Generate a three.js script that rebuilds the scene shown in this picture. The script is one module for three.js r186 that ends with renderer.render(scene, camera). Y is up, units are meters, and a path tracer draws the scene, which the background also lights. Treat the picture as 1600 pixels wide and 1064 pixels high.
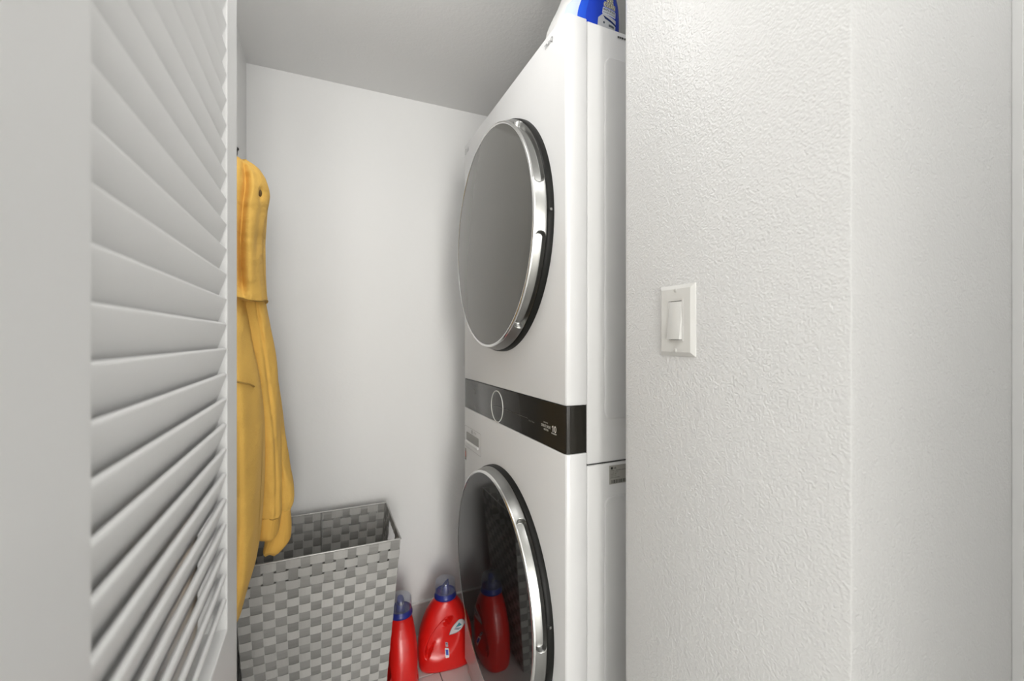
import * as THREE from 'three';
import { RectAreaLightUniformsLib } from 'three/addons/lights/RectAreaLightUniformsLib.js';
import { mergeGeometries, mergeVertices, toCreasedNormals } from 'three/addons/utils/BufferGeometryUtils.js';
import { RoundedBoxGeometry } from 'three/addons/geometries/RoundedBoxGeometry.js';

// ---------------------------------------------------------------- camera, lights, exposure
// X runs right, Y up; "depth" d runs away from the hall into the closet (three's z = -d)
const scene = new THREE.Scene();
scene.background = new THREE.Color(0x000000);
const YAW = THREE.MathUtils.degToRad(23.9), EYE = 1.2085;
const camera = new THREE.PerspectiveCamera(76.73, 1600 / 1064, 0.02, 30);
camera.position.set(0, EYE, 0);
camera.lookAt(Math.sin(YAW), EYE, -Math.cos(YAW));
camera.setViewOffset(1600, 1064, 0, 4, 1600, 1064);
camera.focus = 1.0;
camera.userData.fStop = 4;
scene.add(camera);
const renderer = new THREE.WebGLRenderer({ antialias: true });
renderer.toneMapping = THREE.LinearToneMapping;
renderer.toneMappingExposure = .97;
renderer.shadowMap.enabled = true;
RectAreaLightUniformsLib.init();
const LAMPS = { closet: .26, hall: .38, window: 13 };       // candela of the two ceiling lamps, radiance of the fill light added in the hall
const LAMP_COLOUR = 0xfffefc;

// ---------------------------------------------------------------- helpers
let seed = 20240;
const rnd = () => { seed = (seed * 1664525 + 1013904223) >>> 0; return seed / 4294967296; };
const lerp = (a, b, t) => a + (b - a) * t, clamp = (x, a = 0, b = 1) => Math.min(b, Math.max(a, x));
const smooth = (a, b, x) => { const t = clamp((x - a) / (b - a)); return t * t * (3 - 2 * t); };
const used = {};
function numbered(n) { const k = used[n] = (used[n] || 0) + 1; return k === 1 ? n : `${n}_${String(k - 1).padStart(3, '0')}`; }
function shade(m) { m.castShadow = true; m.receiveShadow = true; return m; }
function thing(name, label, category, [x, y, d], group) {
  const o = new THREE.Group(); o.name = numbered(name); scene.add(o);
  o.position.set(x, y, -d); o.userData = { label, category }; if (group) o.userData.group = group;
  return o;
}
// a part whose geometry is given in room coordinates (x, y, z = -d) and moved into its thing's frame
function part(name, geo, mat, parent, label) {
  let p = parent; while (p.parent && p.parent !== scene) p = p.parent;
  geo.translate(-p.position.x, -p.position.y, -p.position.z);
  const m = shade(new THREE.Mesh(geo, mat)); m.name = name; parent.add(m); if (label) m.userData.label = label;
  return m;
}
function own(name, geo, mat, parent) { const m = shade(new THREE.Mesh(geo, mat)); m.name = name; parent.add(m); return m; }
function sub(name, parent) { const g = new THREE.Group(); g.name = name; parent.add(g); return g; }
function struct(name, geo, mat) { const m = shade(new THREE.Mesh(geo, mat)); m.name = name; m.userData.kind = 'structure'; scene.add(m); return m; }

function boxUV(g0) {                                   // uv in metres, by the face's main direction
  const g = g0.index ? g0.toNonIndexed() : g0; if (!g.attributes.normal) g.computeVertexNormals();
  const p = g.attributes.position, uv = new Float32Array(p.count * 2);
  const a = new THREE.Vector3(), b = new THREE.Vector3(), c = new THREE.Vector3();
  for (let i = 0; i < p.count; i += 3) {
    a.fromBufferAttribute(p, i); b.fromBufferAttribute(p, i + 1).sub(a); c.fromBufferAttribute(p, i + 2).sub(a); b.cross(c);
    const nx = Math.abs(b.x), ny = Math.abs(b.y), nz = Math.abs(b.z);
    for (let k = 0; k < 3; k++) {
      const x = p.getX(i + k), y = p.getY(i + k), z = p.getZ(i + k);
      const [u, v] = nx >= ny && nx >= nz ? [z, y] : ny >= nz ? [x, z] : [x, y];
      uv[2 * (i + k)] = u; uv[2 * (i + k) + 1] = v;
    }
  }
  g.setAttribute('uv', new THREE.BufferAttribute(uv, 2));
  return g;
}
function box(x0, x1, y0, y1, d0, d1) {
  const g = new THREE.BoxGeometry(x1 - x0, y1 - y0, d1 - d0); g.translate((x0 + x1) / 2, (y0 + y1) / 2, -(d0 + d1) / 2); return boxUV(g);
}
function rbox(x0, x1, y0, y1, d0, d1, r = 0.002, s = 3) {
  const g = new RoundedBoxGeometry(x1 - x0, y1 - y0, d1 - d0, s, r); g.translate((x0 + x1) / 2, (y0 + y1) / 2, -(d0 + d1) / 2); return g;
}
// a rounded polygon: list of [a, b, radius]
function rpoly(pts) {
  const s = new THREE.Shape(), n = pts.length;
  pts.forEach((p, i) => {
    const q = pts[(i + n - 1) % n], r = pts[(i + 1) % n], R = p[2] || 0;
    const d0 = Math.hypot(q[0] - p[0], q[1] - p[1]), d1 = Math.hypot(r[0] - p[0], r[1] - p[1]);
    const a = [lerp(p[0], q[0], R / d0), lerp(p[1], q[1], R / d0)], b = [lerp(p[0], r[0], R / d1), lerp(p[1], r[1], R / d1)];
    if (i) s.lineTo(...a); else s.moveTo(...a);
    if (R) s.bezierCurveTo(lerp(a[0], p[0], .552), lerp(a[1], p[1], .552), lerp(b[0], p[0], .552), lerp(b[1], p[1], .552), ...b);
  });
  s.closePath(); return s;
}
// plan polygon in (x, d) raised from y0 to y1
function prism(pts, y0, y1, bevel = 0, seg = 10) {
  const g = new THREE.ExtrudeGeometry(rpoly(pts), { depth: y1 - y0 - 2 * bevel, bevelEnabled: bevel > 0, bevelThickness: bevel, bevelSize: bevel, bevelOffset: -bevel, bevelSegments: 3, curveSegments: seg });
  g.rotateX(-Math.PI / 2); g.translate(0, y0 + bevel, 0); return toCreasedNormals(g, 0.6);
}
// outline in (across, y) made into a plate; face 'x': on a plane x = at facing -X (across = d); face 'd': on a plane d = at facing the hall (across = x)
function plate(shape, at, thick, face, bevel = 0, seg = 8) {
  const g = new THREE.ExtrudeGeometry(shape, { depth: thick - bevel, bevelEnabled: bevel > 0, bevelThickness: bevel, bevelSize: bevel, bevelOffset: -bevel, bevelSegments: 3, curveSegments: seg });
  if (face === 'x') { g.applyMatrix4(new THREE.Matrix4().set(0, 0, -1, at, 0, 1, 0, 0, -1, 0, 0, 0, 0, 0, 0, 1)); flip(g); } else g.translate(0, 0, -at);
  return toCreasedNormals(g, 0.6);
}
function flip(g) {                                       // after a mirroring matrix: turn the triangles round
  for (const k of Object.keys(g.attributes)) {
    const a = g.attributes[k], s = a.itemSize, v = a.array;
    for (let i = 0; i < a.count; i += 3) for (let c = 0; c < s; c++) { const t = v[(i + 1) * s + c]; v[(i + 1) * s + c] = v[(i + 2) * s + c]; v[(i + 2) * s + c] = t; }
  }
  g.computeVertexNormals(); return g;
}
// surface f(u, v) -> [x, y, z]; closed round u if wrap
function surf(nu, nv, f, wrap = false, capA = false, capB = false) {
  const pos = [], uv = [], idx = [], cols = wrap ? nu : nu + 1;
  for (let j = 0; j <= nv; j++) for (let i = 0; i < cols; i++) { pos.push(...f(i / nu, j / nv)); uv.push(i / nu, j / nv); }
  for (let j = 0; j < nv; j++) for (let i = 0; i < nu; i++) {
    const a = j * cols + i, b = j * cols + (i + 1) % cols, c = a + cols, d = b + cols; idx.push(a, b, d, a, d, c);
  }
  const cap = (j, rev) => {
    const m = [0, 0, 0]; for (let i = 0; i < cols; i++) for (let k = 0; k < 3; k++) m[k] += pos[(j * cols + i) * 3 + k] / cols;
    const n = pos.length / 3; pos.push(...m); uv.push(.5, .5);
    for (let i = 0; i < nu; i++) { const a = j * cols + i, b = j * cols + (i + 1) % cols; if (rev) idx.push(n, a, b); else idx.push(n, b, a); }
  };
  if (capA) cap(0, false); if (capB) cap(nv, true);
  const g = new THREE.BufferGeometry();
  g.setAttribute('position', new THREE.Float32BufferAttribute(pos, 3)); g.setAttribute('uv', new THREE.Float32BufferAttribute(uv, 2));
  g.setIndex(idx); g.computeVertexNormals(); return g;
}
function tube(points, r, seg = 24, rad = 8, closed = false) {
  return new THREE.TubeGeometry(new THREE.CatmullRomCurve3(points.map((p) => new THREE.Vector3(p[0], p[1], -p[2])), closed, 'catmullrom', .2), seg, r, rad, closed);
}
const curve = (rows) => (y) => {                          // monotone lookup: rows of [key, a, b, ...] sorted by key
  if (y <= rows[0][0]) return rows[0].slice(1);
  for (let i = 1; i < rows.length; i++) if (y <= rows[i][0]) {
    const p0 = rows[Math.max(0, i - 2)], p1 = rows[i - 1], p2 = rows[i], p3 = rows[Math.min(rows.length - 1, i + 1)], t = (y - p1[0]) / (p2[0] - p1[0]);
    return p1.slice(1).map((_, k) => { const a = p0[k + 1], b = p1[k + 1], c = p2[k + 1], d = p3[k + 1]; return b + .5 * t * (c - a + t * (2 * a - 5 * b + 4 * c - d + t * (3 * (b - c) + d - a))); });
  }
  return rows[rows.length - 1].slice(1);
};

// ---------------------------------------------------------------- textures
function noiseTexture(size, octaves, shape = (v) => v) {
  const acc = new Float32Array(size * size);
  for (const [cells, amp] of octaves) {
    const lat = new Float32Array(cells * cells).map(() => rnd());
    for (let j = 0; j < size; j++) for (let i = 0; i < size; i++) {
      const x = i / size * cells, y = j / size * cells, x0 = Math.floor(x), y0 = Math.floor(y);
      const fx = (x - x0) ** 2 * (3 - 2 * (x - x0)), fy = (y - y0) ** 2 * (3 - 2 * (y - y0)), x1 = (x0 + 1) % cells, y1 = (y0 + 1) % cells;
      acc[j * size + i] += amp * lerp(lerp(lat[y0 * cells + x0], lat[y0 * cells + x1], fx), lerp(lat[y1 * cells + x0], lat[y1 * cells + x1], fx), fy);
    }
  }
  const total = octaves.reduce((s, o) => s + o[1], 0), data = new Uint8Array(size * size * 4);
  for (let i = 0; i < size * size; i++) { const v = clamp(shape(acc[i] / total)) * 255; data.set([v, v, v, 255], i * 4); }
  const t = new THREE.DataTexture(data, size, size); t.wrapS = t.wrapT = THREE.RepeatWrapping; t.magFilter = THREE.LinearFilter; t.minFilter = THREE.LinearMipmapLinearFilter; t.generateMipmaps = true; t.needsUpdate = true;
  return t;
}
const orangePeel = noiseTexture(1024, [[24, .25], [110, .55], [230, .9], [420, .25]], (v) => smooth(.3, .72, v));
orangePeel.repeat.set(1 / .45, 1 / .45);
const finePaint = noiseTexture(512, [[12, .4], [60, .5], [150, .6]]);
finePaint.repeat.set(1 / .6, 1 / .6);
const fleece = noiseTexture(512, [[5, 1.1], [11, .7], [24, .3], [128, .06], [256, .12]]);
fleece.repeat.set(1, 2);
function canvasTexture(w, h, draw) {
  const c = document.createElement('canvas'); c.width = w; c.height = h; const x = c.getContext('2d'); draw(x, w, h);
  const t = new THREE.CanvasTexture(c); t.colorSpace = THREE.SRGBColorSpace; t.anisotropy = 8; return t;
}
const M = (o) => new THREE.MeshPhysicalMaterial(o);
const lin = (r, g, b) => new THREE.Color().setRGB(r, g, b);
const printMat = (map, o = {}) => M({ map, transparent: true, roughness: .5, polygonOffset: true, polygonOffsetFactor: -1, ...o });

// ---------------------------------------------------------------- materials
const mat = {
  texturedWall: M({ color: lin(.82, .82, .815), roughness: .33, bumpMap: orangePeel, bumpScale: .0005 }),
  wall: M({ color: lin(.845, .845, .84), roughness: .55, bumpMap: finePaint, bumpScale: .0004 }),
  ceiling: M({ color: lin(.9, .9, .895), roughness: .85, bumpMap: finePaint, bumpScale: .0006 }),
  doorPaint: M({ color: lin(.845, .845, .84), roughness: .38, bumpMap: finePaint, bumpScale: .0001 }),
  tile: [.68, .72, .65].map((v) => M({ color: lin(v, v * .99, v * .965), roughness: .3 })),
  grout: M({ color: lin(.2, .195, .185), roughness: .9 }),
  greyBase: M({ color: lin(.66, .655, .64), roughness: .4 }),
  paleStrip: M({ color: lin(.8, .8, .78), roughness: .5 }),
  enamel: M({ color: lin(.80, .80, .795), roughness: .35, clearcoat: .2, clearcoatRoughness: .15 }),
  fascia: M({ color: lin(.83, .83, .83), roughness: .32, clearcoat: .15, clearcoatRoughness: .15 }),
  seam: M({ color: lin(.08, .08, .08), roughness: .7 }),
  panelBlack: M({ color: lin(.024, .022, .018), roughness: .2, specularIntensity: .5 }),
  glass: M({ color: lin(.012, .012, .011), roughness: .03, ior: 1.42 }),
  dryerGlass: M({ color: lin(.12, .117, .107), roughness: .06, ior: 1.6 }),  // paler than the washer glass: the wall's reflection is put into the colour
  chrome: M({ color: lin(.78, .78, .77), roughness: .08, metalness: 1 }),
  satin: M({ color: lin(.35, .35, .34), roughness: .28, metalness: 1 }),
  pocket: M({ color: lin(.28, .28, .27), roughness: .35, metalness: .9 }),
  gasket: M({ color: lin(.011, .011, .010), roughness: .45, specularIntensity: .4 }),
  hoodie: M({ color: lin(.87, .53, .12), roughness: .95, sheen: .5, sheenRoughness: .6, sheenColor: lin(.8, .55, .25), bumpMap: fleece, bumpScale: .009 }),
  hoodieRib: M({ color: lin(.84, .49, .105), roughness: .95, sheen: .4, sheenRoughness: .6, sheenColor: lin(.7, .45, .2) }),
  darkMetal: M({ color: lin(.03, .03, .03), roughness: .4, metalness: .6 }),
  weft: [.50, .54, .46].map((v) => M({ color: lin(v, v * .985, v * .95), roughness: .5, sheen: .3, sheenRoughness: .4 })),
  warp: [.285, .31, .26].map((v) => M({ color: lin(v, v * .985, v * .94), roughness: .5 })),
  wire: M({ color: lin(.4, .395, .385), roughness: .35, metalness: .5 }),
  red: M({ color: lin(.72, .011, .008), roughness: .3, clearcoat: .25, clearcoatRoughness: .2 }),
  blueCap: M({ color: lin(.018, .03, .22), roughness: .3 }),
  clearCap: M({ color: lin(.93, .95, .98), roughness: .1, transmission: .97, thickness: 0, ior: 1.45 }),
  whitePlastic: M({ color: lin(.8, .8, .79), roughness: .35 }),
  switchPlastic: M({ color: lin(.82, .815, .79), roughness: .3 }),
  slotDark: M({ color: lin(.05, .05, .05), roughness: .8 }),
};

// ---------------------------------------------------------------- the setting
const CEIL = 2.175, HALL_CEIL = 2.42, WALL_X = .525, NEAR = .277, BACK = 1.76;
{
  const floor = struct('floor', box(-1.65, 1.45, -.12, -.004, -4.1, 1.9), mat.grout);
  const T = .305, gap = .0035, tileGeo = new RoundedBoxGeometry(T - gap, .012, T - gap, 1, .0015);
  for (let i = -7; i < 4; i++) for (let j = -13; j < 6; j++) {
    const x = .391 + (i + .5) * T, d = .005 + (j + .5) * T;
    if (x < -1.15 || x > 1.35 || d > 1.75 || d < -3.9 || (d < -.5 && x > .6)) continue;
    if (d > NEAR && d < BACK && (x < -.35 || (x > .7 && d < .6))) continue;
    const m = own('tile', tileGeo, mat.tile[Math.floor(rnd() * 3)], floor); m.position.set(x, -.006, -d);
  }
}
struct('wall_right', boxUV(prism([[WALL_X, NEAR, .0022], [1.33, NEAR, .002], [1.33, .664, .002], [WALL_X, .664, .014]], -.004, CEIL)), mat.texturedWall);
struct('wall_left_front', box(-1.6, -.205, -.004, CEIL, NEAR, .775), mat.wall);
struct('wall_left', box(-.36, -.241, -.004, CEIL, .775, BACK), mat.wall);
struct('wall_back', box(-.36, 1.43, -.004, CEIL, BACK, 1.88), mat.wall);
struct('wall_closet_right', box(1.29, 1.43, -.004, CEIL, .664, BACK), mat.wall);
struct('ceiling', box(-1.7, 1.43, CEIL, HALL_CEIL + .12, NEAR, 1.88), mat.ceiling);
struct('ceiling_hall', box(-1.7, 1.06, HALL_CEIL, HALL_CEIL + .12, -4.1, NEAR), mat.ceiling);
struct('wall_hall_right', box(.932, 1.06, -.004, HALL_CEIL, -4, NEAR), mat.wall);
struct('blocker_wall_hall', box(.37, 1.06, -.004, HALL_CEIL, -4, -.27), mat.wall);  // unseen wall added to shade the hall face of wall_right from the fill
struct('wall_hall_left', box(-1.7, -1.1, -.004, HALL_CEIL, -4, NEAR), mat.wall);
struct('wall_hall_back', box(-1.7, 1.06, -.004, HALL_CEIL, -4.1, -4), mat.wall);
{ // unseen glowing fill light added at the far end of the hall, behind the camera
  const wx = -.25, wy = 1.25, w = 1.1, h = 2.0, d = -4, f = .06, b = (x0, x1, y0, y1) => rbox(x0, x1, y0, y1, d, d + .04, .004).toNonIndexed();
  const fillWin = struct('window_1', mergeGeometries([b(wx - w / 2 - f, wx + w / 2 + f, wy - h / 2 - f, wy - h / 2), b(wx - w / 2 - f, wx + w / 2 + f, wy + h / 2, wy + h / 2 + f), b(wx - w / 2 - f, wx - w / 2, wy - h / 2, wy + h / 2), b(wx + w / 2, wx + w / 2 + f, wy - h / 2, wy + h / 2)]), mat.doorPaint);
  own('fill_pane', box(wx - w / 2, wx + w / 2, wy - h / 2, wy + h / 2, d, d + .012), M({ color: 0xffffff, emissive: 0xffffff, emissiveIntensity: .6, roughness: .7 }), fillWin);
  const L = new THREE.RectAreaLight(0xfffdf8, LAMPS.window, w, h); L.position.set(wx, wy, -(d + .03)); L.lookAt(wx, wy, -10); scene.add(L);
}
struct('trim_1', mergeGeometries([rbox(.9155, .934, 0, 2.1, .2655, .2772, .0015).toNonIndexed(), rbox(.9215, .934, 0, 2.1, .19, .2660, .002).toNonIndexed()]), mat.doorPaint);
{
  const b = struct('baseboard_back', box(-.24, 1.29, 0, .128, BACK - .012, BACK), mat.greyBase);  // grey base with a paler strip along its top
  own('pale_strip', rbox(-.24, 1.29, .128, .134, BACK - .014, BACK, .002), mat.paleStrip, b);
  const l = struct('baseboard_left', box(-.241, -.229, 0, .128, .775, BACK - .013), mat.greyBase);
  own('pale_strip', rbox(-.241, -.227, .128, .134, .775, BACK - .015, .002), mat.paleStrip, l);
}

// ---------------------------------------------------------------- ceiling lamps (above the frame)
function ceilingLamp(x, y, d, r, power, label) {
  const t = thing('ceiling_lamp', label, 'lamp', [x, y, d]);
  own('base', new THREE.LatheGeometry([[0, 0], [r * .62, 0], [r * .64, -.008], [r * .60, -.022], [r * .5, -.026]].map((p) => new THREE.Vector2(...p)), 48), mat.whitePlastic, t);
  const glow = M({ color: 0xffffff, emissive: LAMP_COLOUR, emissiveIntensity: .8, roughness: .6 });
  own('stem', new THREE.CylinderGeometry(.014, .014, .07, 24).translate(0, -.055, 0), mat.whitePlastic, t);
  own('glass_bowl', new THREE.LatheGeometry([[.012, -.086], [r * .86, -.094], [r, -.112], [r * .97, -.135], [r * .8, -.160], [r * .45, -.177], [0, -.182]].map((p) => new THREE.Vector2(...p)), 48), glow, t);
  const L = new THREE.PointLight(LAMP_COLOUR, power, 0, 2); L.position.set(x, y - .13, -d); L.castShadow = true; L.shadow.radius = 3; scene.add(L);
}
ceilingLamp(.04, CEIL, .79, .13, LAMPS.closet, 'round white bowl lamp on the closet ceiling');
ceilingLamp(.35, HALL_CEIL, -.05, .15, LAMPS.hall, 'round white bowl lamp on the hall ceiling');

// ---------------------------------------------------------------- stacked washer and dryer
{
  const FX = .466, D0 = .774, D1 = 1.474, SX = .5175, BX = 1.236;
  const t = thing('laundry_tower', 'tall white stacked washer and dryer with two round dark glass doors', 'washer dryer', [.851, 0, 1.124]);
  const cab = [[SX + .0012, D0 + .001, .004], [BX, D0 + .001, .01], [BX, D1 - .001, .01], [SX + .0012, D1 - .001, .004]];
  const lower = part('lower_cabinet', prism(cab, .03, .9345, .002), mat.enamel, t);
  const upper = part('upper_cabinet', prism(cab, .9375, 1.887, .003), mat.enamel, t);
  part('seam_strip', mergeGeometries([box(SX - .01, BX - .01, .932, .94, D0 + .004, D1 - .004), box(SX - .004, SX + .004, .04, 1.884, D0 + .0035, D1 - .0035)]), mat.seam, t);
  const emb = (y0, y1) => plate(rpoly([[.563, y0, .02], [1.19, y0, .02], [1.19, y1, .02], [.563, y1, .02]]), D0 + .0012, .0032, 'd', .003);
  part('pressed_panel', emb(1.03, 1.822), mat.enamel, upper);
  part('pressed_panel', emb(.08, .862), mat.enamel, lower);
  const fas = [[FX, D0, .011], [SX, D0, .0015], [SX, D1, .0015], [FX, D1, .011]];
  part('upper_front', prism(fas, 1.0655, 1.89, .0035, 14), mat.fascia, t);
  const low = part('lower_front', prism(fas, .07, .9635, .002, 14), mat.fascia, t);
  part('toe_kick', prism([[FX + .012, D0 + .006, .012], [SX, D0 + .006], [SX, D1 - .006], [FX + .012, D1 - .006, .012]], .02, .07), mat.enamel, t);
  const g = .0015, panel = part('control_panel', prism([[FX + .001, D0 + g, .010], [SX, D0 + g, .001], [SX, D1 - g, .001], [FX + .001, D1 - g, .010]], .9645, 1.0645, 0, 14), mat.panelBlack, t, 'glossy black control panel');
  for (const [x, d] of [[.52, .83], [.52, 1.42], [1.19, .83], [1.19, 1.42]]) { const f = new THREE.CylinderGeometry(.02, .024, .032, 16); f.translate(x, .016, -d); part('foot', f, mat.slotDark, t); }

  // printing on the panel: facing -X, the viewer's right is towards the hall
  const flatX = (d0, d1, y0, y1, x) => { const p = new THREE.PlaneGeometry(d1 - d0, y1 - y0); p.rotateY(-Math.PI / 2); p.translate(x, (y0 + y1) / 2, -(d0 + d1) / 2); return p; };
  const flatD = (x0, x1, y0, y1, d) => { const p = new THREE.PlaneGeometry(x1 - x0, y1 - y0); p.translate((x0 + x1) / 2, (y0 + y1) / 2, -d); return p; };
  const ringG = new THREE.TorusGeometry(.0448, .0014, 8, 72); ringG.rotateY(Math.PI / 2); ringG.translate(FX + .0006, 1.0095, -1.1605);
  part('dial_ring', ringG, M({ color: lin(.75, .75, .72), roughness: .3 }), panel);
  part('panel_print', flatX(.80, 1.46, .9645, 1.0645, FX + .0004), printMat(canvasTexture(2048, 310, (c, w, h) => {
    const X = (d) => (1.46 - d) / .66 * w, Y = (y) => (1.0645 - y) / .1 * h;
    c.fillStyle = '#77756c'; c.strokeStyle = '#6d6b62';
    for (const [y, s] of [[1.031, 'L'], [.981, 'J']]) { c.lineWidth = 5; c.beginPath(); if (s === 'L') { c.moveTo(X(1.366), Y(y + .007)); c.lineTo(X(1.348), Y(y + .006)); c.lineTo(X(1.352), Y(y)); c.lineTo(X(1.346), Y(y - .007)); c.lineTo(X(1.362), Y(y - .007)); } else { c.moveTo(X(1.352), Y(y + .008)); c.lineTo(X(1.362), Y(y - .003)); c.lineTo(X(1.344), Y(y - .004)); c.moveTo(X(1.35), Y(y - .002)); c.lineTo(X(1.35), Y(y - .009)); } c.stroke(); }
    c.lineWidth = 3; c.strokeStyle = '#55534b'; c.beginPath(); c.moveTo(X(1.195), Y(1.0105)); c.lineTo(X(.952), Y(1.0105)); c.stroke();
    c.font = '17px sans-serif'; c.textBaseline = 'middle'; c.fillStyle = '#8a887e'; c.fillText('Start / Pause', X(.949), Y(1.0065));
    c.textAlign = 'center'; c.fillStyle = '#d8d6cc';
    c.font = '15px sans-serif'; c.fillText('INVERTER', X(.862), Y(1.0165));
    c.font = 'bold 27px sans-serif'; c.fillText('DIRECT DRIVE', X(.861), Y(1.0085), 138);
    c.font = 'bold 19px sans-serif'; c.fillText('MOTOR', X(.86), Y(1.0005));
    c.fillStyle = '#efede4'; c.font = 'bold 60px sans-serif'; c.fillText('10', X(.8235), Y(1.0085));
    c.font = 'bold 14px sans-serif'; c.fillText('YEAR WARRANTY', X(.8235), Y(.9985), 74);
  })), panel);

  // badges on the dryer front
  part('badge', flatX(.818, .876, 1.857, 1.879, FX - .0004), printMat(canvasTexture(512, 194, (c, w, h) => { c.fillStyle = '#4b4b4d'; c.font = '128px sans-serif'; c.textAlign = 'center'; c.textBaseline = 'middle'; c.fillText('ThinQ', w / 2, h / 2, 470); })), t);
  const logo = canvasTexture(512, 220, (c) => {
    c.strokeStyle = c.fillStyle = '#9a9a99'; c.lineWidth = 16; c.beginPath(); c.arc(110, 110, 84, 0, 5.6); c.stroke(); c.beginPath(); c.moveTo(108, 62); c.lineTo(108, 150); c.lineTo(140, 150); c.stroke(); c.beginPath(); c.arc(78, 82, 12, 0, 7); c.fill();
    c.font = 'bold 170px sans-serif'; c.textBaseline = 'middle'; c.fillText('LG', 232, 116);
  });
  part('badge', flatX(1.41, 1.462, 1.852, 1.8745, FX - .0004), printMat(logo), t);

  // detergent drawer with its pull, below the panel's far end
  const dr = sub('detergent_drawer', low);
  const slot = rpoly([[1.3185, .8525, .003], [1.4445, .8525, .003], [1.4445, .881, .003], [1.3185, .881, .003]]);
  part('pull_recess', plate(slot, FX + .0004, .0012, 'x'), M({ color: lin(.32, .315, .30), roughness: .5 }), dr);
  part('pull_lip', rbox(FX - .0055, FX + .002, .8445, .8528, 1.3185, 1.447, .003), mat.fascia, dr);
  const ds = rpoly([[1.297, .8275, .004], [1.4665, .8275, .004], [1.4665, .9005, .004], [1.297, .9005, .004]]);
  ds.holes.push(rpoly([[1.2982, .8287, .003], [1.4653, .8287, .003], [1.4653, .8993, .003], [1.2982, .8993, .003]]));
  part('drawer_outline', plate(ds, FX + .0003, .0005, 'x'), M({ color: lin(.5, .5, .49), roughness: .6 }), dr);
  part('drawer_print', flatX(1.312, 1.388, .8835, .8985, FX - .0003), printMat(canvasTexture(512, 100, (c) => {
    c.fillStyle = '#6f6e69'; c.beginPath(); c.roundRect(18, 10, 46, 78, 12); c.fill(); c.fillStyle = '#a9a8a2'; c.font = '44px sans-serif'; c.textBaseline = 'middle'; c.fillText('LG ThinQ', 150, 40, 260);
  })), dr);
  part('sticker', flatX(1.4465, 1.4575, .7805, .8205, FX - .0004), printMat(canvasTexture(64, 220, (c) => {
    c.fillStyle = '#86847c'; c.fillRect(0, 0, 64, 60); c.fillStyle = '#c4523f'; c.fillRect(0, 60, 64, 100); c.fillStyle = '#5c5148'; c.fillRect(0, 160, 64, 60); c.fillStyle = '#d8d2c4'; for (const y of [20, 38, 84, 108, 180]) c.fillRect(10, y, 44, 5);
  })), t, 'small red and grey sticker');

  // labels on the side that faces the hall
  part('rating_label', flatD(.5757, .665, .8875, .9285, D0 - .0002), M({ roughness: .5, map: canvasTexture(900, 420, (c, w, h) => {
    c.fillStyle = '#b3b1aa'; c.fillRect(0, 0, w, h); c.fillStyle = '#2c2b28';
    c.beginPath(); c.arc(70, 60, 30, 0, 7); c.fill(); c.font = 'bold 56px sans-serif'; c.fillText('LG', 116, 80);
    for (let r = 0; r < 5; r++) { c.font = `${r % 2 ? 30 : 34}px sans-serif`; c.fillText(['MODEL   WASHING MACHINE', 'AC 120 V  60 Hz', 'SERIAL NO.', 'RATED 10 A', 'MADE IN KOREA'][r], 30, 128 + r * 40); }
    for (let x = 60; x < 860;) { const wd = 4 + rnd() * 14; c.fillRect(x, 326, wd, 76); x += wd + 4 + rnd() * 10; }
  }) }), lower, 'grey rating label with barcode');
  part('side_label', flatD(.596, .655, 1.8675, 1.878, D0 - .0002), printMat(canvasTexture(400, 72, (c) => { c.fillStyle = '#3a3a38'; for (const [x, w] of [[8, 34], [48, 26], [80, 40], [132, 30], [168, 44], [220, 28]]) c.fillRect(x, 22, w, 30); })), upper);

  // the two doors
  function door(name, cy, glassMat, dome, pockets, tabY) {
    const cd = 1.12, KY = 1.055, g0 = sub(name, t), N = 360;
    const round = (prof, m, nm) => part(nm, (() => {           // profile of [radius, x]
      const g = surf(N / 2, prof.length - 1, (u, v) => { const [r, x] = prof[Math.round(v * (prof.length - 1))], a = u * Math.PI * 2; return [x, cy + KY * r * Math.sin(a), -cd + r * Math.cos(a)]; }, true);
      return g; })(), m, g0);
    const gp = []; for (let i = 0; i <= 40; i++) { const r = .279 * (1 - i / 40); gp.push([Math.max(r, 1e-4), .4222 - dome * (1 - (r / .279) ** 2)]); }
    round(gp, glassMat, 'glass');
    round([[.2775, .4245], [.2790, .4217], [.2800, .4208], [.2822, .4208], [.2840, .4215], [.2852, .4232], [.2860, .4260]], mat.chrome, 'chrome_rim');
    // side band with finger pockets pressed into it
    const prof = curve([[0, .2860, .426], [.12, .2870, .429], [.6, .2908, .440], [.9, .2930, .4485], [1, .2920, .451]]);
    const depth = (a, v) => pockets.reduce((s, [a0, a1]) => {
      const mid = (a0 + a1) / 2, half = (a1 - a0) / 2, arc = Math.abs(a - mid) * .289, L = half * .289, w = (v - .50) * .026, R = .0113;
      const q = Math.max(0, arc - (L - R)), dist = Math.hypot(q, w) - R; return s + .013 * smooth(.0008, -.0022, dist);
    }, 0);
    part('grip_band', surf(N * 3, 40, (u, v) => { const a = u * Math.PI * 2, aa = a > Math.PI ? a - Math.PI * 2 : a, [r, x] = prof(v), rr = r - depth(aa, v); return [x, cy + KY * rr * Math.sin(a), -cd + rr * Math.cos(a)]; }, true), mat.satin, g0);
    round([[.2885, .4495], [.2930, .4505], [.2960, .4535], [.2970, .4610], [.2970, .4672]], mat.gasket, 'gasket');
    const b = rbox(.4545, .4595, cy + tabY - .003, cy + tabY + .003, -.009, .009, .001);
    const ang = Math.asin(tabY / .298); b.translate(0, 0, -(cd - Math.cos(ang) * .2915)); part('latch_tab', b, mat.satin, g0);
    return g0;
  }
  const R = THREE.MathUtils.degToRad;
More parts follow.
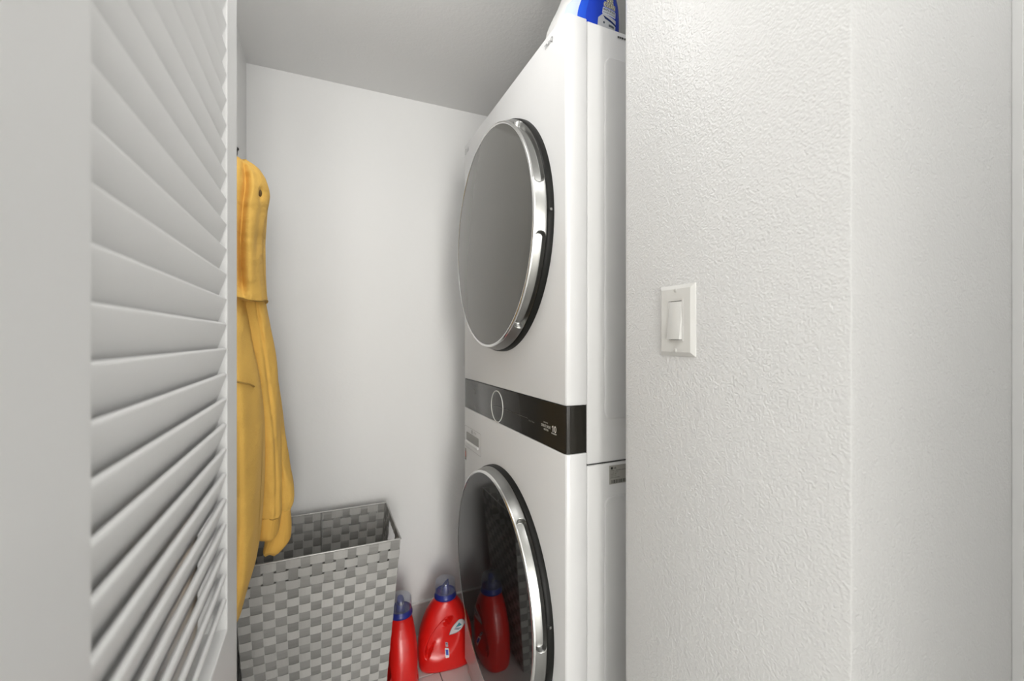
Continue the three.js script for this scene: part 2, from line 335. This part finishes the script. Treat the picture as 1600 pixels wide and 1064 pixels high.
  door('dryer_door', 1.484, mat.dryerGlass, .010, [[R(13), R(57)], [R(-55), R(-8)]], .005);
  door('washer_door', .530, mat.glass, .0, [[R(-1), R(52)]], .046);
}

// ---------------------------------------------------------------- louvered door, swung open along the left
{
  const X = -.1165, TH = .034, D0 = .213, D1 = .762, NI = .3135, FI = .6895, H0 = .012, H1 = 2.035, xb = X - TH;
  const t = thing('louvered_door', 'white louvered door standing open at the left with tilted slats', 'door', [X - TH / 2, 0, .49]);
  part('stile', rbox(xb, X, H0, H1, D0, NI, .002), mat.doorPaint, t);
  part('stile', rbox(xb, X, H0, H1, FI, D1, .002), mat.doorPaint, t);
  part('rail', rbox(xb, X, .735, .8135, NI - .004, FI + .004, .002), mat.doorPaint, t);
  part('rail', rbox(xb, X, H0, .17, NI - .004, FI + .004, .002), mat.doorPaint, t);
  part('rail', rbox(xb, X, 1.955, H1, NI - .004, FI + .004, .002), mat.doorPaint, t);
  // slat section in (x, y): upper edge just inside the front face, lower edge at the back
  const L = .052, tk = .0065, tilt = Math.atan(.34), pts = [];
  const c = [X - .0008 - tk / 2, 0], dir = [-Math.sin(tilt), -Math.cos(tilt)], nrm = [Math.cos(tilt), -Math.sin(tilt)];
  for (let i = 0; i <= 8; i++) { const a = Math.PI * i / 8; pts.push([nrm[0] * Math.cos(a) - dir[0] * Math.sin(a), nrm[1] * Math.cos(a) - dir[1] * Math.sin(a), 0]); }
  for (let i = 0; i <= 8; i++) { const a = Math.PI + Math.PI * i / 8; pts.push([nrm[0] * Math.cos(a) - dir[0] * Math.sin(a), nrm[1] * Math.cos(a) - dir[1] * Math.sin(a), L - tk]); }
  const sec = pts.map(([x, y, s]) => [c[0] + x * tk / 2 + dir[0] * s, c[1] + y * tk / 2 + dir[1] * s]);
  const shape = new THREE.Shape(sec.map((p) => new THREE.Vector2(...p)));
  const g = new THREE.ExtrudeGeometry(shape, { depth: FI - NI + .003, bevelEnabled: false }); g.translate(0, 0, -(FI - .001));
  const slat = toCreasedNormals(g, .7); slat.translate(-t.position.x, 0, -t.position.z);
  const P = .03384, first = 1.2258;
  for (let k = -13; k <= 21; k++) { const m = own('slat', slat, mat.doorPaint, t); m.position.y = first + k * P - .0; if (m.position.y > 1.985 || m.position.y < .845) t.remove(m); }
  for (let y = .207; y < .765; y += P) { const m = own('slat', slat, mat.doorPaint, t); m.position.y = y; }
}

// ---------------------------------------------------------------- light switch on the right wall
{
  const cd = .525, cy = 1.2365, x = WALL_X;
  const t = thing('light_switch', 'white rocker light switch in a rectangular plate on the bumpy white wall', 'switch', [x, cy, cd]);
  const rect = (w, h, r) => rpoly([[cd - w / 2, cy - h / 2, r], [cd + w / 2, cy - h / 2, r], [cd + w / 2, cy + h / 2, r], [cd - w / 2, cy + h / 2, r]]);
  const s = rect(.074, .114, .001); s.holes.push(rect(.0335, .0675, .001));
  { // plate: slanted border
    const w = .037, h = .057, b = .0065, th = .0058, ring = (dw, dx) => [[w - dw, h - dw], [-(w - dw), h - dw], [-(w - dw), -(h - dw)], [w - dw, -(h - dw)]].map(([a, y]) => [x - dx, cy + y, -(cd + a)]);
    const hole = [[.0168, .0338], [-.0168, .0338], [-.0168, -.0338], [.0168, -.0338]], rows = [ring(0, -.0005), ring(.0002, .0018), ring(b, th), hole.map(([a, y]) => [x - th, cy + y, -(cd + a)]), hole.map(([a, y]) => [x - .001, cy + y, -(cd + a)])];
    const pos = [];
    for (let j = 0; j < rows.length - 1; j++) for (let i = 0; i < 4; i++) { const a = rows[j][i], b2 = rows[j][(i + 1) % 4], c2 = rows[j + 1][i], d2 = rows[j + 1][(i + 1) % 4]; pos.push(...a, ...c2, ...d2, ...a, ...d2, ...b2); }
    const g = new THREE.BufferGeometry(); g.setAttribute('position', new THREE.Float32BufferAttribute(pos, 3)); g.setAttribute('uv', new THREE.Float32BufferAttribute(new Float32Array(pos.length / 3 * 2), 2)); g.computeVertexNormals();
    part('cover_plate', g, mat.switchPlastic, t);
  }
  const fr = rect(.0332, .0672, .001); fr.holes.push(rect(.0285, .0625, .001));
  part('frame', plate(fr, x - .0005, .0058, 'x'), mat.switchPlastic, t);
  part('shadow_gap', plate(rect(.0334, .0674, .001), x - .0003, .0008, 'x'), mat.slotDark, t);
  const prof = rpoly([[0, -.0305, .001], [.0112, -.0305, .0012], [.0072, 0, .004], [.0052, .0305, .001], [0, .0305]]);
  const rg = new THREE.ExtrudeGeometry(prof, { depth: .0265, bevelEnabled: true, bevelThickness: .0006, bevelSize: .0006, bevelOffset: -.0006, bevelSegments: 2 });
  rg.applyMatrix4(new THREE.Matrix4().set(-1, 0, 0, x - .0005, 0, 1, 0, cy, 0, 0, 1, -(cd + .01325), 0, 0, 0, 1)); flip(rg);
  part('rocker', toCreasedNormals(rg, .5), mat.switchPlastic, t);
  for (const s2 of [-1, 1]) { const g = new THREE.SphereGeometry(.0032, 16, 8); g.scale(.45, 1, 1); g.translate(x - .0058, cy + s2 * .0483, -cd); part('screw', g, M({ color: lin(.7, .69, .66), roughness: .4 }), t); }
}

// ---------------------------------------------------------------- woven laundry hamper
{
  const TOP = .58, cd0 = 1.373, cd1 = 1.696;
  const t = thing('laundry_hamper', 'open grey hamper woven from wide flat straps against the back wall', 'hamper', [.005, 0, 1.535]);
  const rect = (y) => { const k = (TOP - y); return { x0: -.2145 + .076 * k - .02 * Math.sin(Math.PI * y / TOP) * .5, x1: .2265 - .088 * k, d0: cd0 + .05 * k, d1: cd1 - .05 * k }; };
  const NF = 14, NS = 10, PER = 2 * (NF + NS);
  const at = (s, y, off) => {                                     // s in columns round the hamper from the front left corner
    const r = rect(y); s = ((s % PER) + PER) % PER;
    if (s < NF) return [lerp(r.x0, r.x1, s / NF), y, r.d0 - off];
    if (s < NF + NS) return [r.x1 + off, y, lerp(r.d0, r.d1, (s - NF) / NS)];
    if (s < 2 * NF + NS) return [lerp(r.x1, r.x0, (s - NF - NS) / NF), y, r.d1 + off];
    return [r.x0 - off, y, lerp(r.d1, r.d0, (s - 2 * NF - NS) / NS)];
  };
  const A = .0016, th = .0004, rows = [];
  { let y = TOP - .0145; for (let i = 0; i < 24 && y > .01; i++) { rows.push({ y, h: i < 3 ? .0255 : .0243 }); y -= i < 2 ? .0305 : i === 2 ? .0275 : .0245; } }
  const hole = (c) => (c >= NF + 3 && c < NF + 7) || (c >= 2 * NF + NS + 3 && c < 2 * NF + NS + 7);
  // a strap: list of stations, each the four corners of its section
  function strap(stations, closed, mt) {
    const n = stations.length - (closed ? 0 : 1), pos = [], nrm = [];
    const quad = (a, b, c, d) => pos.push(...a, ...b, ...c, ...a, ...c, ...d);
    for (let i = 0; i < n; i++) { const p = stations[i], q = stations[(i + 1) % stations.length]; for (let k = 0; k < 4; k++) quad(p[k], q[k], q[(k + 1) % 4], p[(k + 1) % 4]); }
    const g0 = new THREE.BufferGeometry(); g0.setAttribute('position', new THREE.Float32BufferAttribute(pos, 3)); g0.setAttribute('uv', new THREE.Float32BufferAttribute(new Float32Array(pos.length / 3 * 2), 2));
    return toCreasedNormals(g0, .7);
  }
  const V = (p) => [p[0], p[1], -p[2]];
  rows.forEach(({ y, h }, i) => {
    const st = (s0, s1) => { const a = []; for (let k = 0; k <= (s1 - s0) * 6; k++) { const s = s0 + k / 6; const w = Math.sin(Math.PI * s) * (i % 2 ? -1 : 1), off = A * Math.sign(w) * Math.pow(Math.abs(w), .6), hh = h * (.48 + .006 * Math.sin(s * 1.7 + i)); a.push([V(at(s, y + hh, off + th)), V(at(s, y - hh, off + th)), V(at(s, y - hh, off - th)), V(at(s, y + hh, off - th))]); } return a; };
    const m = mat.weft[Math.floor(rnd() * 3)];
    if (i === 2 || i === 1) { part('horizontal_strap', strap(st(-3, NF + 3), false, m), m, t); part('horizontal_strap', strap(st(NF + 7, 2 * NF + NS + 3), false, m), m, t); }
    else { const a = st(0, PER); a.pop(); part('horizontal_strap', strap(a, true, m), m, t); }
  });
  for (let c = 0; c < PER; c++) {
    const spans = hole(c) ? [[.004, rows[3].y + .004], [rows[0].y - .013, TOP]] : [[.004, TOP]];
    const wob = .3 + rnd(), m = mat.warp[Math.floor(rnd() * 3)], parity = c % 2 ? -1 : 1, gs = [];
    for (const [y0, y1] of spans) {
      const a = [], n = Math.max(4, Math.round((y1 - y0) / .004));
      for (let k = 0; k <= n; k++) {
        const y = lerp(y0, y1, k / n); let i = 0; while (i < rows.length - 1 && y < (rows[i].y + rows[i + 1].y) / 2) i++;
        const pitch = i ? rows[i - 1].y - rows[i].y : .029, ph = clamp((y - rows[i].y) / pitch, -.5, .5), w = Math.cos(Math.PI * ph) * (i % 2 ? 1 : -1) * parity, off = A * Math.sign(w) * Math.pow(Math.abs(w), .6), hw = .465 - .075 * smooth(.475, .52, y) * wob;
        const s = c + .5; a.push([V(at(s + hw, y, off + th)), V(at(s - hw, y, off + th)), V(at(s - hw, y, off - th)), V(at(s + hw, y, off - th))]);
      }
      gs.push(strap(a.reverse(), false, m));
    }
    part('vertical_strap', gs.length > 1 ? mergeGeometries(gs) : gs[0], m, t);
  }
  const loop = (y, r, inset = 0) => { const q = rect(y); const P = [[q.x0 + inset, y, q.d0 + inset], [q.x1 - inset, y, q.d0 + inset], [q.x1 - inset, y, q.d1 - inset], [q.x0 + inset, y, q.d1 - inset]]; return mergeGeometries(P.map((p, i) => tube([p, P[(i + 1) % 4]], r, 1, 8))); };
  part('rim', loop(TOP, .0028), mat.wire, t);
  part('frame_rod', loop(.006, .0028, .002), mat.wire, t);
  for (const [a, b] of [[0, 0], [1, 0], [1, 1], [0, 1]]) { const p = rect(TOP), q = rect(.006); const f = (r) => [a ? r.x1 - .003 : r.x0 + .003, 0, b ? r.d1 - .003 : r.d0 + .003]; const u = f(p), v = f(q); u[1] = TOP; v[1] = .006; part('frame_rod', tube([u, v], .0026, 1, 8), mat.wire, t); }
  { const p = rect(TOP), q = rect(.006), xm = .0; part('frame_rod', tube([[xm, TOP, p.d1 - .005], [xm, .006, q.d1 - .005]], .0022, 1, 8), mat.wire, t); }
  { const q = rect(.008); part('bottom', rbox(q.x0 + .004, q.x1 - .004, .004, .009, q.d0 + .004, q.d1 - .004, .001), mat.warp[2], t); }
}

// ---------------------------------------------------------------- yellow hoodie on its hook
{
  const hk = thing('wall_hook', 'small dark hook on the left wall above the yellow hoodie', 'hook', [-.241, 1.69, 1.275]);
  const hp = new THREE.CylinderGeometry(.013, .014, .006, 24); hp.rotateZ(Math.PI / 2); hp.translate(-.238, 1.672, -1.275); part('plate', hp, mat.darkMetal, hk);
  part('arm', tube([[-.237, 1.672, 1.275], [-.215, 1.662, 1.275], [-.203, 1.663, 1.275], [-.197, 1.67, 1.275], [-.1955, 1.684, 1.275]], .003, 24, 10), mat.darkMetal, hk);
  const kb = new THREE.SphereGeometry(.005, 16, 12); kb.translate(-.1955, 1.686, -1.275); part('tip', kb, mat.darkMetal, hk);

  const t = thing('hoodie', 'yellow hooded sweatshirt hanging by its hood from the left wall', 'hoodie', [-.185, .56, 1.23]);
  // a hanging piece of cloth: rows of [y, right edge x, left edge x, depth, half depth]; folds(angle, y) scales the section
  const cloth = (rows, nV, folds, capA = true, capB = true) => {
    const f = curve(rows), y0 = rows[0][0], y1 = rows[rows.length - 1][0];
    return surf(120, nV, (u, v) => {
      const y = lerp(y0, y1, v), [xr, xl, d, b] = f(y), a = u * Math.PI * 2, k = 1 + folds(a, y);
      const cx = (xr + xl) / 2, ax = (xr - xl) / 2, ca = Math.cos(a), sa = Math.sin(a);
      return [cx + ax * Math.sign(ca) * Math.pow(Math.abs(ca), .85) * k, y + .004 * Math.sin(3 * a + 1), -(d + b * Math.sign(sa) * Math.pow(Math.abs(sa), .85) * k)];
    }, true, capA, capB);
  };
  const bump = (a, c, w) => { let d = Math.abs(a - c); if (d > Math.PI) d = 2 * Math.PI - d; return Math.exp(-(d / w) * (d / w)); };
  const PI = Math.PI;
  // angle 0 = towards +X, 3PI/2 = towards the hall
  part('hood', cloth([
    [1.296, -.123, -.222, 1.215, .088], [1.33, -.126, -.224, 1.215, .092], [1.364, -.129, -.226, 1.217, .096], [1.434, -.131, -.228, 1.22, .098], [1.458, -.130, -.228, 1.22, .098], [1.522, -.125, -.228, 1.225, .096], [1.565, -.121, -.226, 1.23, .09], [1.604, -.130, -.222, 1.235, .07], [1.627, -.143, -.216, 1.24, .05], [1.640, -.157, -.210, 1.245, .032], [1.651, -.172, -.202, 1.25, .012]],
    110, (a, y) => -.42 * bump(a, 4.98 - .06 * smooth(1.5, 1.3, y), .17) * smooth(1.29, 1.36, y) * smooth(1.66, 1.6, y) - .20 * bump(a, 5.75, .16) * Math.exp(-(((y - 1.556) / .018) ** 2)) - .1 * bump(a, 5.9, .2) * Math.exp(-(((y - 1.44) / .02) ** 2)) + .035 * Math.sin(5 * a + 9 * y) + .02 * Math.sin(11 * a - 23 * y)), mat.hoodie, t);
  part('neck_seam', (() => { const p = []; for (let i = 0; i < 28; i++) { const a = i / 28 * PI * 2, k = 1 - .04 * bump(a, 4.95, .2) + .035 * Math.sin(5 * a + 9 * 1.298); p.push([-.1725 + .0492 * Math.sign(Math.cos(a)) * Math.pow(Math.abs(Math.cos(a)), .85) * k, 1.298 + .004 * Math.sin(3 * a + 1), 1.215 + .088 * Math.sign(Math.sin(a)) * Math.pow(Math.abs(Math.sin(a)), .85) * k]); } return tube(p, .0016, 140, 6, true); })(), mat.hoodie, t);
  const eye = new THREE.SphereGeometry(.005, 16, 12); eye.scale(.8, 1.7, .8); eye.translate(-.1345, 1.556, -1.189); part('eyelet_shade', eye, M({ color: lin(.12, .07, .025), roughness: .95 }), t);  // dark bead standing in for the shade inside the drawstring hole
  const body = part('body', cloth([
    [.585, -.166, -.228, 1.15, .07], [.608, -.160, -.230, 1.145, .085], [.635, -.153, -.232, 1.14, .1], [.682, -.140, -.232, 1.14, .115], [.739, -.132, -.232, 1.145, .125], [.84, -.127, -.232, 1.15, .13], [.957, -.125, -.232, 1.155, .13], [1.03, -.127, -.231, 1.16, .125], [1.118, -.136, -.230, 1.165, .11], [1.191, -.151, -.229, 1.18, .09], [1.234, -.158, -.228, 1.19, .075], [1.31, -.168, -.226, 1.2, .05]],
    130, (a, y) => .03 * Math.sin(4 * a + 7 * y) + .02 * Math.sin(7 * a - 11 * y + 2) - .09 * bump(a, 5.15 - .5 * (y - .9), .14) * smooth(1.2, 1.0, y)), mat.hoodie, t);
  part('pocket_seam', tube([[-.214, 1.122, 1.062], [-.185, 1.122, 1.049], [-.16, 1.116, 1.056], [-.143, 1.108, 1.085], [-.137, 1.1, 1.11]], .0018, 40, 6), mat.hoodie, body);
  const sl1 = part('sleeve', cloth([
    [.745, -.097, -.165, 1.29, .04], [.80, -.095, -.165, 1.285, .045], [.931, -.096, -.17, 1.275, .05], [1.06, -.101, -.175, 1.265, .052], [1.157, -.109, -.178, 1.255, .05], [1.237, -.120, -.18, 1.245, .05], [1.31, -.131, -.185, 1.235, .045]],
    110, (a, y) => .05 * Math.sin(3 * a + 12 * y) + .03 * Math.sin(5 * a - 26 * y) - .10 * bump(a, 5.35 + .15 * Math.sin(9 * y), .14) + .03 * Math.sin(60 * y) * smooth(.9, .76, y)), mat.hoodie, t);
  part('cuff', cloth([[.688, -.112, -.16, 1.29, .03], [.694, -.104, -.163, 1.29, .035], [.706, -.1015, -.165, 1.29, .038], [.735, -.0985, -.165, 1.29, .038], [.752, -.0965, -.163, 1.29, .036]], 24, (a, y) => .006 * Math.sin(26 * a) + .04 * Math.sin(3 * a), true, true), mat.hoodieRib, sl1);
  const sl2 = part('sleeve', cloth([
    [.735, -.078, -.125, 1.345, .032], [.755, -.071, -.13, 1.345, .036], [.79, -.070, -.132, 1.343, .037], [.844, -.080, -.14, 1.34, .04], [.906, -.088, -.148, 1.335, .042], [1.013, -.099, -.155, 1.33, .043], [1.127, -.111, -.165, 1.325, .042], [1.222, -.123, -.172, 1.315, .04], [1.305, -.136, -.18, 1.30, .035]],
    110, (a, y) => .05 * Math.sin(3 * a - 14 * y + 1) + .03 * Math.sin(6 * a + 30 * y) - .12 * bump(a, 5.1 + 4 * (y - .85), .2) * Math.exp(-(((y - .85) / .06) ** 2))), mat.hoodie, t);
  part('cuff', cloth([[.617, -.112, -.140, 1.345, .012], [.626, -.101, -.143, 1.343, .024], [.638, -.089, -.143, 1.342, .029], [.650, -.080, -.140, 1.342, .031], [.69, -.078, -.134, 1.342, .032], [.73, -.0785, -.128, 1.343, .031], [.742, -.0765, -.128, 1.345, .031]], 40, (a, y) => .006 * Math.sin(24 * a) + .07 * Math.sin(2 * a + 30 * y), true, true), mat.hoodieRib, sl2);
}

// ---------------------------------------------------------------- red detergent jugs on the floor
function jug(label, x, d, turn) {
  const t = thing('detergent_jug', label, 'detergent bottle', [x, 0, d]); t.rotation.y = turn;
  // rows: y, half width, half depth
  const f = curve([[0, .086, .044], [.004, .094, .050], [.014, .0985, .054], [.05, .1015, .056], [.095, .1005, .056], [.135, .094, .054], [.17, .083, .050], [.20, .070, .046], [.225, .056, .042], [.24, .044, .038], [.247, .036, .034], [.252, .033, .033], [.258, .033, .033]]);
  const sup = (c, n) => Math.sign(c) * Math.pow(Math.abs(c), n);
  const at = (a, y, out = 0) => {                         // +z is the broad face
    const [hw, hd] = f(y), n = lerp(.72, 1, smooth(.2, .25, y)), ca = Math.cos(a), sa = Math.sin(a);
    let px = hw * sup(ca, n), pz = hd * sup(sa, n);
    const q = [(px + .025) * .57 + (y - .125) * .82, -(px + .025) * .82 + (y - .125) * .57];   // along / across the handle
    const e = Math.hypot(q[0] / .085, q[1] / (q[1] > 0 ? .036 : .066)), k = (q[1] > 0 ? smooth(1.03, .70, e) : smooth(1.02, .15, e)) * smooth(.02, .6, Math.abs(sa));
    pz -= Math.sign(pz) * .032 * k;
    return [px * (1 + out / .1), y, pz + Math.sign(pz) * out];
  };
  own('bottle_body', surf(160, 130, (u, v) => at(u * Math.PI * 2, .258 * v), true, true, true).applyMatrix4(new THREE.Matrix4().makeScale(-1, 1, 1)), mat.red, t);
  { const g = t.children[0].geometry, ix = g.index.array; for (let i = 0; i < ix.length; i += 3) { const s = ix[i]; ix[i] = ix[i + 1]; ix[i + 1] = s; } g.applyMatrix4(new THREE.Matrix4().makeScale(-1, 1, 1)); g.applyMatrix4(new THREE.Matrix4().identity()); g.computeVertexNormals(); }
  const cap = new THREE.Group(); cap.name = 'cap'; cap.position.y = .245; t.add(cap);
  const lathe = (p) => new THREE.LatheGeometry(p.map((q) => new THREE.Vector2(...q)), 48);
  own('collar', lathe([[.033, 0], [.0405, .002], [.0412, .006], [.0405, .011], [.0385, .013], [.0385, .020], [.0365, .023], [.0345, .021], [.0335, .0155], [.012, .0145], [.0, .0145]]), mat.blueCap, cap);
  { const sp = surf(32, 12, (u, v) => { const a = u * Math.PI * 2, r = lerp(.017, .0125, v); return [r * Math.cos(a), .012 + v * (.036 + .014 * Math.cos(a)), r * Math.sin(a)]; }, true); own('spout', sp, mat.blueCap, cap); }
  own('dosing_cup', lathe([[.0382, .019], [.0378, .042], [.0362, .060], [.032, .0655], [.0, .0665], [0, .0650], [.031, .0640], [.0348, .0590], [.0362, .042], [.0368, .022]]), mat.clearCap, cap);
  // printed label patches that follow the shell
  const patch = (x0, x1, y0, y1, tex, nm) => own(nm, surf(16, 16, (u, v) => {
    const px = lerp(x0, x1, u), y = lerp(y0, y1, v), [hw] = f(y), n = lerp(.72, 1, smooth(.2, .25, y)), a = Math.acos(clamp(Math.sign(px) * Math.pow(Math.abs(px) / hw, 1 / n), -1, 1)), p = at(a, y); return [px, y, p[2] + .0009];
  }), printMat(tex), t);
  patch(.008, .066, .120, .182, canvasTexture(256, 256, (c) => {
    c.beginPath(); c.moveTo(6, 248); c.quadraticCurveTo(60, 60, 150, 14); c.quadraticCurveTo(235, 14, 250, 90); c.quadraticCurveTo(180, 170, 6, 248); c.closePath(); c.fillStyle = '#d9dde0'; c.fill(); c.strokeStyle = '#8d9499'; c.lineWidth = 6; c.stroke();
    c.fillStyle = '#3f8fa0'; c.beginPath(); c.moveTo(96, 120); c.lineTo(150, 52); c.lineTo(196, 96); c.closePath(); c.fill(); c.fillStyle = '#2c3f6e'; c.fillRect(90, 128, 90, 10); c.fillRect(80, 146, 70, 8);
  }), 'front_label');
  patch(-.010, .008, .055, .1, canvasTexture(90, 240, (c) => {
    c.fillStyle = '#e8e6e6'; c.beginPath(); c.roundRect(6, 84, 70, 150, 16); c.fill(); c.fillStyle = '#2a4bb0'; c.fillRect(18, 108, 46, 80); c.fillStyle = '#b8aab0'; c.fillRect(22, 4, 44, 66); c.fillStyle = '#50507a'; c.fillRect(30, 20, 28, 14);
  }), 'small_label');
  return t;
}
jug('red detergent jug with clear cap standing against the washer, its broad side in view', .4225, 1.568, -.10);
jug('narrow side of a red detergent jug squeezed beside the hamper', .2525, 1.530, Math.PI / 2);

// ---------------------------------------------------------------- stain remover jug on top of the dryer
{
  const y0 = 1.89, t = thing('stain_remover_jug', 'white plastic jug with a blue label standing on top of the dryer', 'bottle', [.565, y0, .862]);
  const f = curve([[0, -.098, .094, .055], [.006, -.103, .099, .06], [.03, -.102, .1, .062], [.06, -.088, .0995, .062], [.09, -.07, .095, .06], [.12, -.055, .082, .055], [.15, -.043, .062, .048], [.175, -.033, .042, .038], [.185, -.026, .032, .030], [.20, -.025, .031, .028]]);
  const sup = (c, n) => Math.sign(c) * Math.pow(Math.abs(c), n);
  const at = (a, y, out = 0) => { const [l0, r0, b] = f(y), l = l0 * .82, r = r0 * .78, n = .62, c = Math.cos(a), s = Math.sin(a); return [(l + r) / 2 + ((r - l) / 2 + out) * sup(c, n), y, (b + out) * sup(s, n)]; };
  own('bottle_body', surf(96, 80, (u, v) => at(-u * Math.PI * 2, .2 * v), true, true, true), mat.whitePlastic, t);
  own('cap', new THREE.LatheGeometry([[0, .196], [.03, .196], [.034, .2], [.033, .236], [.029, .24], [0, .24]].map((p) => new THREE.Vector2(...p)), 40).translate(.002, 0, 0), M({ color: lin(.02, .09, .5), roughness: .4 }), t);
  const tex = canvasTexture(1024, 768, (c, w, h) => {
    // rounded label: x 0..1 over the front, y over 0.008..0.112
    c.beginPath(); c.moveTo(0, h); c.lineTo(0, h * .6); c.lineTo(w * .235, 0); c.lineTo(w * .78, 0); c.quadraticCurveTo(w * .985, h * .04, w, h * .4); c.lineTo(w, h); c.closePath(); c.fillStyle = '#1440c8'; c.fill(); c.save(); c.clip();
    c.fillStyle = '#cfdcf4'; c.beginPath(); c.moveTo(0, 0); c.lineTo(w * .20, 0); c.quadraticCurveTo(w * .14, h * .5, w * .17, h); c.lineTo(0, h); c.fill();  // painted gloss highlight, fading out through the brighter blue band
    c.fillStyle = '#1a55dc'; c.beginPath(); c.moveTo(w * .20, 0); c.quadraticCurveTo(w * .14, h * .5, w * .17, h); c.lineTo(w * .30, h); c.quadraticCurveTo(w * .26, h * .5, w * .31, 0); c.fill(); c.translate(0, h * .09);
    c.textAlign = 'center'; c.textBaseline = 'middle'; c.lineJoin = 'round';
    const word = (s, y, sz, mw) => { c.font = `bold ${sz}px sans-serif`; c.strokeStyle = '#efe9c0'; c.lineWidth = 26; c.strokeText(s, w * .69, y, mw); c.strokeStyle = '#16161c'; c.lineWidth = 14; c.strokeText(s, w * .69, y, mw); c.fillStyle = '#fdfbe6'; c.fillText(s, w * .69, y, mw); };
    word('OXI', h * .245, 88, 150); word('CLEAN', h * .36, 88, 250);
    c.fillStyle = '#dfe6ef'; c.beginPath(); c.roundRect(w * .555, h * .43, w * .27, h * .14, 14); c.fill();
    c.fillStyle = '#20222c'; c.font = 'bold 52px sans-serif'; c.fillText('WHITE REVIVE', w * .69, h * .47, 250); c.font = '34px sans-serif'; c.fillText('LAUNDRY WHITENER', w * .69, h * .53, 250);
    c.fillStyle = '#d3d6da'; c.beginPath(); c.moveTo(w * .50, h * .68); c.lineTo(w * .58, h * .56); c.lineTo(w * .84, h * .60); c.lineTo(w * .84, h * .84); c.lineTo(w * .50, h * .9); c.fill();
    c.fillStyle = '#0f2a66'; c.beginPath(); c.moveTo(w * .58, h * .60); c.lineTo(w * .84, h * .68); c.lineTo(w * .84, h * .72); c.lineTo(w * .62, h * .66); c.fill();
    c.fillStyle = '#56616c'; c.beginPath(); c.arc(w * .61, h * .74, 18, 0, 7); c.fill(); c.fillRect(w * .70, h * .74, 110, 34);
    c.fillStyle = '#d9b53a'; c.fillRect(w * .955, h * .34, 34, 150); c.fillStyle = '#10131c'; for (let k = 0; k < 9; k++) c.fillRect(w * .955, h * (.36 + k * .045), 34, 12);
    c.restore();
  });
  own('label', surf(40, 20, (u, v) => { const y = lerp(.008, .118, v), s = lerp(-.9, .93, u), a = Math.acos(Math.sign(s) * Math.pow(Math.abs(s), 1 / .62)); return at(a, y, .0008); }), printMat(tex, { roughness: .25 }), t);
}

renderer.render(scene, camera);
